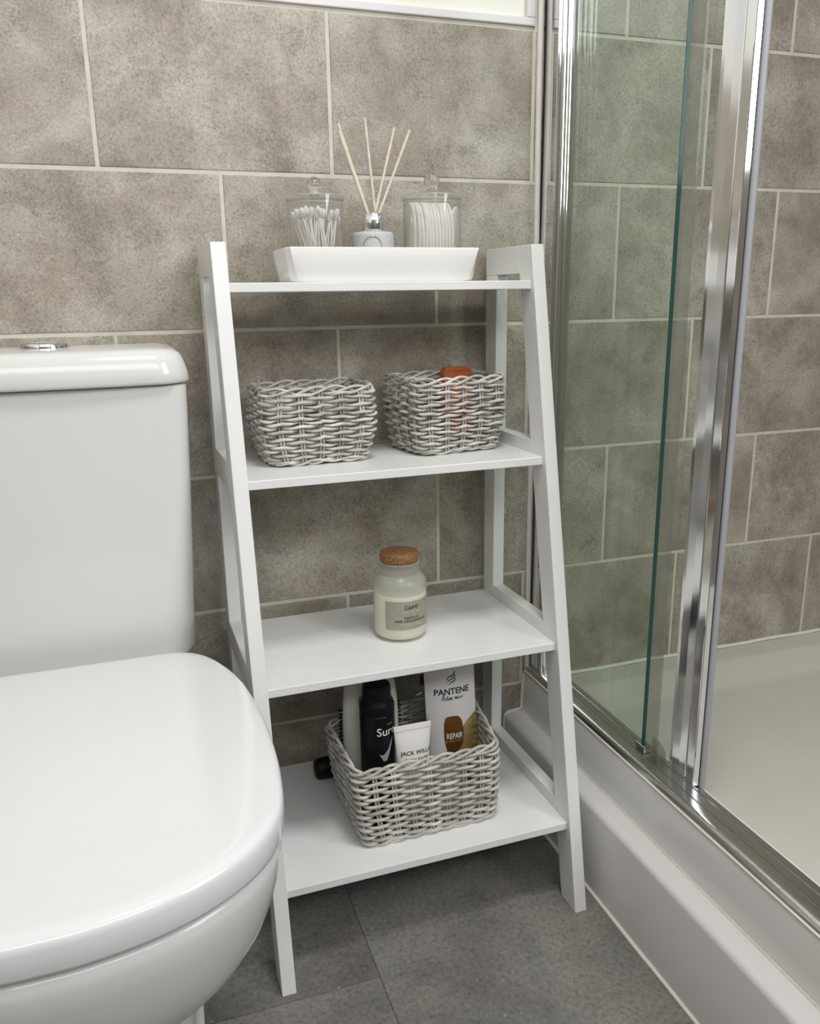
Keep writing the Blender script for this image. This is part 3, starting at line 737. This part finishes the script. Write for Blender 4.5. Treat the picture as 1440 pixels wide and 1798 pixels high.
dvx, dvy = (-.063455 - CX), (-1.26936 - CY); ll = math.hypot(dvx, dvy); a_view = math.atan2(dvy / ll, dvx / ll)
def cyl(acen, r):
    return lambda x, z: (r * math.cos(acen + x / r), r * math.sin(acen + x / r), z)
acen = a_view + R_(21)
lab = cyl(acen, jr + .0004)
bm = bmesh.new(); NL = 24; hwL = .0375; zl0, zl1 = .0225, .0650
lo = [bm.verts.new(lab(-hwL + 2 * hwL * i / NL, zl0)) for i in range(NL + 1)]; hi = [bm.verts.new(lab(-hwL + 2 * hwL * i / NL, zl1)) for i in range(NL + 1)]
for i in range(NL): bm.faces.new((lo[i], lo[i + 1], hi[i + 1], hi[i]))
KEEP.add(id(bm))
lb = obj('paper_label', bm, M['label_grey'], t, smooth=60)
lf = lambda zo, xo=0: (lambda x, y: cyl(acen, jr + .0008)(x + xo, zo + y))
bm = bmesh.new()
script = {'c': [(.0075, .0058), (.0060, .0068), (.0035, .0062), (.0012, .0035), (.0008, .0010), (.0030, 0), (.0065, .0012), (.0105, .0040)],
          'a': [(.0150, .0055), (.0130, .0060), (.0108, .0040), (.0105, .0012), (.0125, .0005), (.0150, .0030), (.0160, .0055), (.0155, .0020), (.0170, .0006), (.0195, .0030)],
          'r': [(.0195, .0030), (.0205, .0058), (.0212, .0062), (.0208, .0010), (.0225, .0045), (.0245, .0058), (.0262, .0048)],
          'e': [(.0262, .0020), (.0290, .0035), (.0310, .0058), (.0298, .0068), (.0280, .0050), (.0275, .0020), (.0295, .0004), (.0325, .0020), (.0360, .0060), (.0372, .0075)]}
for k, pts in script.items():
    q = [(p.x * .62, p.y * .85) for p in catmull([(x, y, 0) for x, y in pts], 5)]
    stroke(bm, q, .00075, lf(.0530, -.0085))
obj('script_lettering', bm, M['ink'], lb)
obj('lettering', text_bm('CULTURE', .0046, lf(.0470, .0025), spacing=1.5), M['ink_cream'], lb)
obj('lettering', text_bm('VANILLA', .0050, lf(.0385, .0020), spacing=1.18, bold=.00008), M['ink'], lb)
obj('lettering', text_bm('AND CEDARWOOD', .0050, lf(.0335, .0020), spacing=1.18, bold=.00008), M['ink'], lb)
obj('lettering', text_bm('SCENTED CANDLE', .0036, lf(.0285, .0020), spacing=1.2), M['ink_cream'], lb)

# ------------------------------------------------------------------ toiletries in the large basket
ZB = Z4 + .0054
def to_cam(x, y): return math.atan2(-1.26936 - y, -.063455 - x)
t = thing('deodorant_can', 'black aerosol deodorant can with tall cap at the front left of the big basket', 'deodorant', (.2320, -.2240, ZB))
zz = lambda z: z - ZB
rc = .0255
obj('can_body', L([(.020, 0), (.0245, .001), (rc, .003), (rc, zz(.3165)), (rc - .0008, zz(.3175)), (.001, zz(.3175))], 48), M['black_gloss'], t, smooth=40)
obj('cap', L([(rc - .0008, zz(.3178)), (rc, zz(.3185)), (rc, zz(.3290)), (.0235, zz(.3345)), (.0212, zz(.3380)), (.0206, zz(.3410)), (.0203, zz(.3555)), (.0190, zz(.3595)), (.0150, zz(.3618)), (.001, zz(.3628))], 48), M['black_cap'], t, smooth=40)
ac = to_cam(.2320, -.2240)
cf = lambda zo, xo=0: (lambda x, y: cyl(ac, rc + .0004)(x + xo, zz(zo) + y))
obj('lettering', text_bm('Sure', .0175, cf(.2895, -.0015), align='LEFT', bold=.0001), M['ink_white'], t)
obj('lettering', text_bm('NEW', .0038, cf(.3045, .0150), align='LEFT'), M['ink_grey'], t)
tick = [(.0010, .2620), (.0040, .2590), (.0085, .2590), (.0160, .2670), (.0240, .2860), (.0245, .2800), (.0190, .2640), (.0130, .2490), (.0080, .2490)]
obj('tick_emblem', flat_poly([(x, z - .2490) for x, z in tick], cf(.2490), 2), M['ink_grey'], t)

t = thing('conditioner_bottle', 'tall off-white bottle standing behind the black deodorant can', 'bottle', (.2345, -.1785, ZB))
def bring(hw, dp, z): return [(hw * math.copysign(abs(math.cos(a)) ** .75, math.cos(a)), dp * math.copysign(abs(math.sin(a)) ** .9, math.sin(a)), z) for a in [2 * math.pi * k / 48 for k in range(48)]]
bm = bmesh.new(); loft(bm, [bring(.038, .014, 0), bring(.041, .017, .003), bring(.0425, .018, .06), bring(.0435, .018, zz(.250)), bring(.0430, .0178, zz(.285)), bring(.0415, .0172, zz(.312)), bring(.0385, .0164, zz(.338)), bring(.0345, .0152, zz(.3490)), bring(.0310, .0140, zz(.3510))])
obj('bottle', bm, M['bottle_white'], t, smooth=40)
bm = bmesh.new(); loft(bm, [bring(.0300, .0140, zz(.3512)), bring(.0310, .0145, zz(.3520)), bring(.0285, .0135, zz(.3730)), bring(.0260, .0120, zz(.3745))])
obj('bottle_cap', bm, M['bottle_white'], t, smooth=40)
def bfn(x, y):
    u = min(1, abs(x) / .0405); return (x, -.0170 * (1 - u ** 2.6) ** .45 - .0007, y)
bm = bmesh.new(); q = [(-.0155 + .0062 * math.cos(k * math.pi / 14), zz(.3215) + .0078 * math.sin(k * math.pi / 14)) for k in range(29)]
stroke(bm, q, .0012, bfn)
for w in (((-.0140, .0035), (-.0120, -.0015), (-.0105, .0040)), ((-.0105, .0005), (-.0085, -.0045), (-.0060, .0010)), ((-.0130, -.0040), (-.0110, -.0020), (-.0090, -.0055))):
    stroke(bm, [(a - .0055, zz(.3215) + b) for a, b in w], .0011, bfn)
obj('round_emblem', bm, M['ink'], t)

t = thing('cream_tube', 'small white squeeze tube standing on its cap in front of the pouch', 'tube', (.2768, -.2500, ZB))
def trg(hw, dp, z, xo=0): return [(xo + hw * math.copysign(abs(math.cos(a)) ** .8, math.cos(a)), dp * math.sin(a), z) for a in [2 * math.pi * k / 40 for k in range(40)]]
lean = .0000
bm = bmesh.new(); loft(bm, [trg(.0160, .0160, .022), trg(.0190, .0165, .026), trg(.0205, .0160, .045), trg(.0235, .0125, zz(.230)), trg(.0258, .0085, zz(.262)), trg(.0275, .0036, zz(.286)), trg(.0281, .0012, zz(.2925)), trg(.0283, .0010, zz(.3000)), trg(.0281, .0006, zz(.3005))])
obj('tube_body', bm, M['tube_white'], t, smooth=50)
obj('tube_cap', L([(.0150, 0), (.0165, .001), (.0165, .0210), (.0155, .0220), (.001, .0220)], 40), M['tube_white'], t, smooth=40)
def tfn(zo, xo=0, tilt=0.0):
    def f(x, y):
        X = x + xo; z = zz(zo) + y + X * tilt
        e = [(zz(.230), .0125, .0235), (zz(.262), .0085, .0258), (zz(.286), .0036, .0275), (zz(.2925), .0012, .0281)]
        dp, hw = e[0][1], e[0][2]
        for (za, da, ha), (zb_, db_, hb_) in zip(e, e[1:]):
            if za <= z <= zb_: u = (z - za) / (zb_ - za); dp = da + (db_ - da) * u; hw = ha + (hb_ - ha) * u
        return (X, -dp * math.sqrt(max(0, 1 - (min(1, abs(X) / hw)) ** 2.5)) - .0005, z)
    return f
obj('lettering', text_bm('JACK WILLS', .0086, tfn(.2565, .0025), bold=.00010), M['ink'], t)
obj('lettering', text_bm('Ambre Vanille', .0062, tfn(.2476, .0028)), M['ink'], t)
obj('crimp_line', B(-.0281, .0281, -.0016, -.0011, zz(.2918), zz(.2924)), mat('grey_crimp', (.5, .5, .48), .5), t)

t = thing('refill_pouch', 'white and gold hair-care refill pouch standing at the right of the big basket', 'pouch', (.3660, -.1800, ZB))
PH = zz(.3780)
def pth(z): u = z / PH; return .0200 * (1 - u) ** .8 + .0012
def pxc(z): return .0035 - .0105 * (z / PH) - .014 * max(0, 1 - z / .09)
def phw(z): return .0410 - .010 * max(0, 1 - z / .09)
def pouch_ring(z, hw):
    T = pth(z); out = []
    n = 14
    for k in range(n + 1): u = -1 + 2 * k / n; out.append((pxc(z) + u * phw(z), -T * (1 - u * u) - .0003, z))
    for k in range(n, -1, -1): u = -1 + 2 * k / n; out.append((pxc(z) + u * phw(z), T * (1 - u * u) + .0003, z))
    return out
PHW = .0425
bm = bmesh.new(); loft(bm, [pouch_ring(PH * k / 16, PHW) for k in range(17)])
pb = obj('pouch_body', bm, M['pouch_white'], t, smooth=60)
def pfn(lift=.0006):
    def f(x, z):  # world x, z of the print
        Z = zz(z); u = max(-1, min(1, (x - .3660 - pxc(Z)) / phw(Z))); return (x - .3660, -pth(Z) * (1 - u * u) - .0003 - lift, Z)
    return f
def ptx(body, size, x, z, **k):
    tilt = k.pop('tilt', 0)
    return text_bm(body, size, lambda a, b: pfn(.0006)(x + a, z + b + a * tilt), **k)
# x positions are where the lettering sits on the pouch front
obj('lettering', ptx('PANTENE', .0140, .3622, .3035, sx=.95, bold=.00022), M['ink'], pb)
obj('lettering', ptx('PRO-V', .0058, .3728, .2946, sx=.86, bold=.00014), M['ink'], pb)
bm = bmesh.new()
sc2 = [[(0, 0), (.0016, .0060), (.0034, .0088), (.0036, .0050), (.0042, .0004)], [(.0010, .0030), (.0040, .0036)],
       [(.0078, .0040), (.0060, .0042), (.0054, .0018), (.0070, .0006), (.0084, .0018)], [(.0092, .0072), (.0088, .0020), (.0098, .0006), (.0108, .0016)], [(.0080, .0050), (.0106, .0056)],
       [(.0112, .0044), (.0113, .0010), (.0122, .0008)], [(.0128, .0044), (.0134, .0008), (.0144, .0046)], [(.0148, .0024), (.0164, .0034), (.0160, .0048), (.0150, .0034), (.0154, .0010), (.0172, .0012)]]
for s_ in sc2:
    q = [(p.x, p.y) for p in catmull([(x, y, 0) for x, y in s_], 4)]
    stroke(bm, q, .0008, lambda a, b: pfn(.0006)(.3452 + a * 1.0, .2940 + b))
obj('script_lettering', bm, M['ink'], pb)
bm = bmesh.new()
for k, (xs, zs_, ln) in enumerate(((.3532, .3265, 1.0), (.3547, .3222, .92), (.3572, .3185, .78))):
    c = [(0, 0), (.0030, .0042), (.0085, .0062), (.0125, .0088), (.0140, .0125), (.0135, .0150 if k == 0 else .0135)]
    q = [(p.x * ln, p.y * ln) for p in catmull([(x, y, 0) for x, y in c], 5)]
    n = len(q); wds = [.0003 + .0013 * math.sin(math.pi * min(1, .08 + .9 * i / n)) for i in range(n)]
    stroke(bm, q, wds, lambda a, b: pfn(.0006)(xs + a, zs_ + b))
obj('flame_emblem', bm, M['ink'], pb)
gold = [(.3790, .2470), (.3850, .2535), (.3930, .2590), (.4000, .2625), (.4064, .2645), (.4072, .2500), (.4085, .2300), (.4095, .2050), (.3900, .1900), (.3600, .1900), (.3530, .1980), (.3600, .2150), (.3700, .2300)]
obj('gold_panel', flat_poly(gold, pfn(.0004), 2), M['gold'], pb)
oval = [(.3476, .2480), (.3482, .2580), (.3500, .2655), (.3530, .2675), (.3620, .2682), (.3700, .2672), (.3745, .2630), (.3775, .2560), (.3790, .2450), (.3795, .2320), (.3785, .2220), (.3740, .2130), (.3690, .2080), (.3600, .2010), (.3500, .2020), (.3512, .2130), (.3490, .2230), (.3478, .2350)]
ov = obj('bronze_panel', flat_poly(oval, pfn(.0008), 2), M['bronze'], pb)
obj('lettering', text_bm('REPAIR', .0128, lambda a, b: pfn(.0012)(.3640 + a, .2312 + b), sx=.66, bold=.0002), M['ink_white'], ov)
obj('lettering', text_bm('& PROTECT', .0068, lambda a, b: pfn(.0012)(.3642 + a, .2248 + b), sx=.86), M['ink_orange'], ov)

t = thing('hair_brush', 'black round hair brush with bristles standing behind the off-white bottle', 'brush', (.2425, -.1470, ZB))
obj('handle', L([(.0085, 0), (.0095, .004), (.0085, .05), (.0105, zz(.205)), (.016, zz(.215)), (.018, zz(.225)), (.018, zz(.283)), (.010, zz(.290))], 20), M['black_plastic'], t, smooth=40)
bm = bmesh.new()
for k in range(11):
    z = zz(.222) + k * .0062
    for i in range(26):
        a = 2 * math.pi * i / 26 + k * .1
        ru = .0500; ca, sa = math.cos(a), math.sin(a)
        ry = min(ru, .0125 / max(abs(sa), 1e-3)); ru = min(ru, max(.020, ry))
        tube(bm, [(.017 * ca, .012 * sa, z), (ru * ca, min(ru, .0125) * sa, z + .0012)], .0009, 4)
obj('bristles', bm, M['black_plastic'], t)['kind'] = 'stuff'

t = thing('clear_bottle', 'small clear plastic bottle half hidden behind the white pouch', 'bottle', (.3310, -.1545, ZB))
obj('bottle', L([(.022, 0), (.024, .002), (.0275, .05), (.0300, zz(.262)), (.0290, zz(.285)), (.0220, zz(.298)), (.0100, zz(.3035)), (.0080, zz(.305)), (.0080, zz(.311))], 40, sy=.4), M['clear_bottle'], t, smooth=40)
obj('cap', L([(.0088, zz(.3112)), (.0088, zz(.3230)), (.0080, zz(.3240)), (.001, zz(.3240))], 24, sy=.8), M['red'], t, smooth=40)

t = thing('hair_tool', 'black rounded hair tool lying on the lowest shelf behind the big basket', 'hair tool', (.1560, -.0800, Z4))
bm = bmesh.new()
lathe(bm, [(.003, -.060), (.012, -.058), (.0165, -.050), (.0175, -.030), (.0175, .03), (.0150, .06), (.0120, .075), (.003, .078)], 28)
for v in bm.verts: v.co = Vector((v.co.z * .45 + .035, v.co.x * 1.0, v.co.y + .0176))
obj('barrel', bm, M['black_plastic'], t, smooth=50)
bm = bmesh.new(); tube(bm, [(.068, 0, .016), (.095, -.004, .012), (.125, .004, .006), (.16, .002, .0045), (.20, .006, .0045)], [.006, .005, .0042, .0040, .0040], 8)
obj('cord', bm, M['black_plastic'], t, smooth=60)
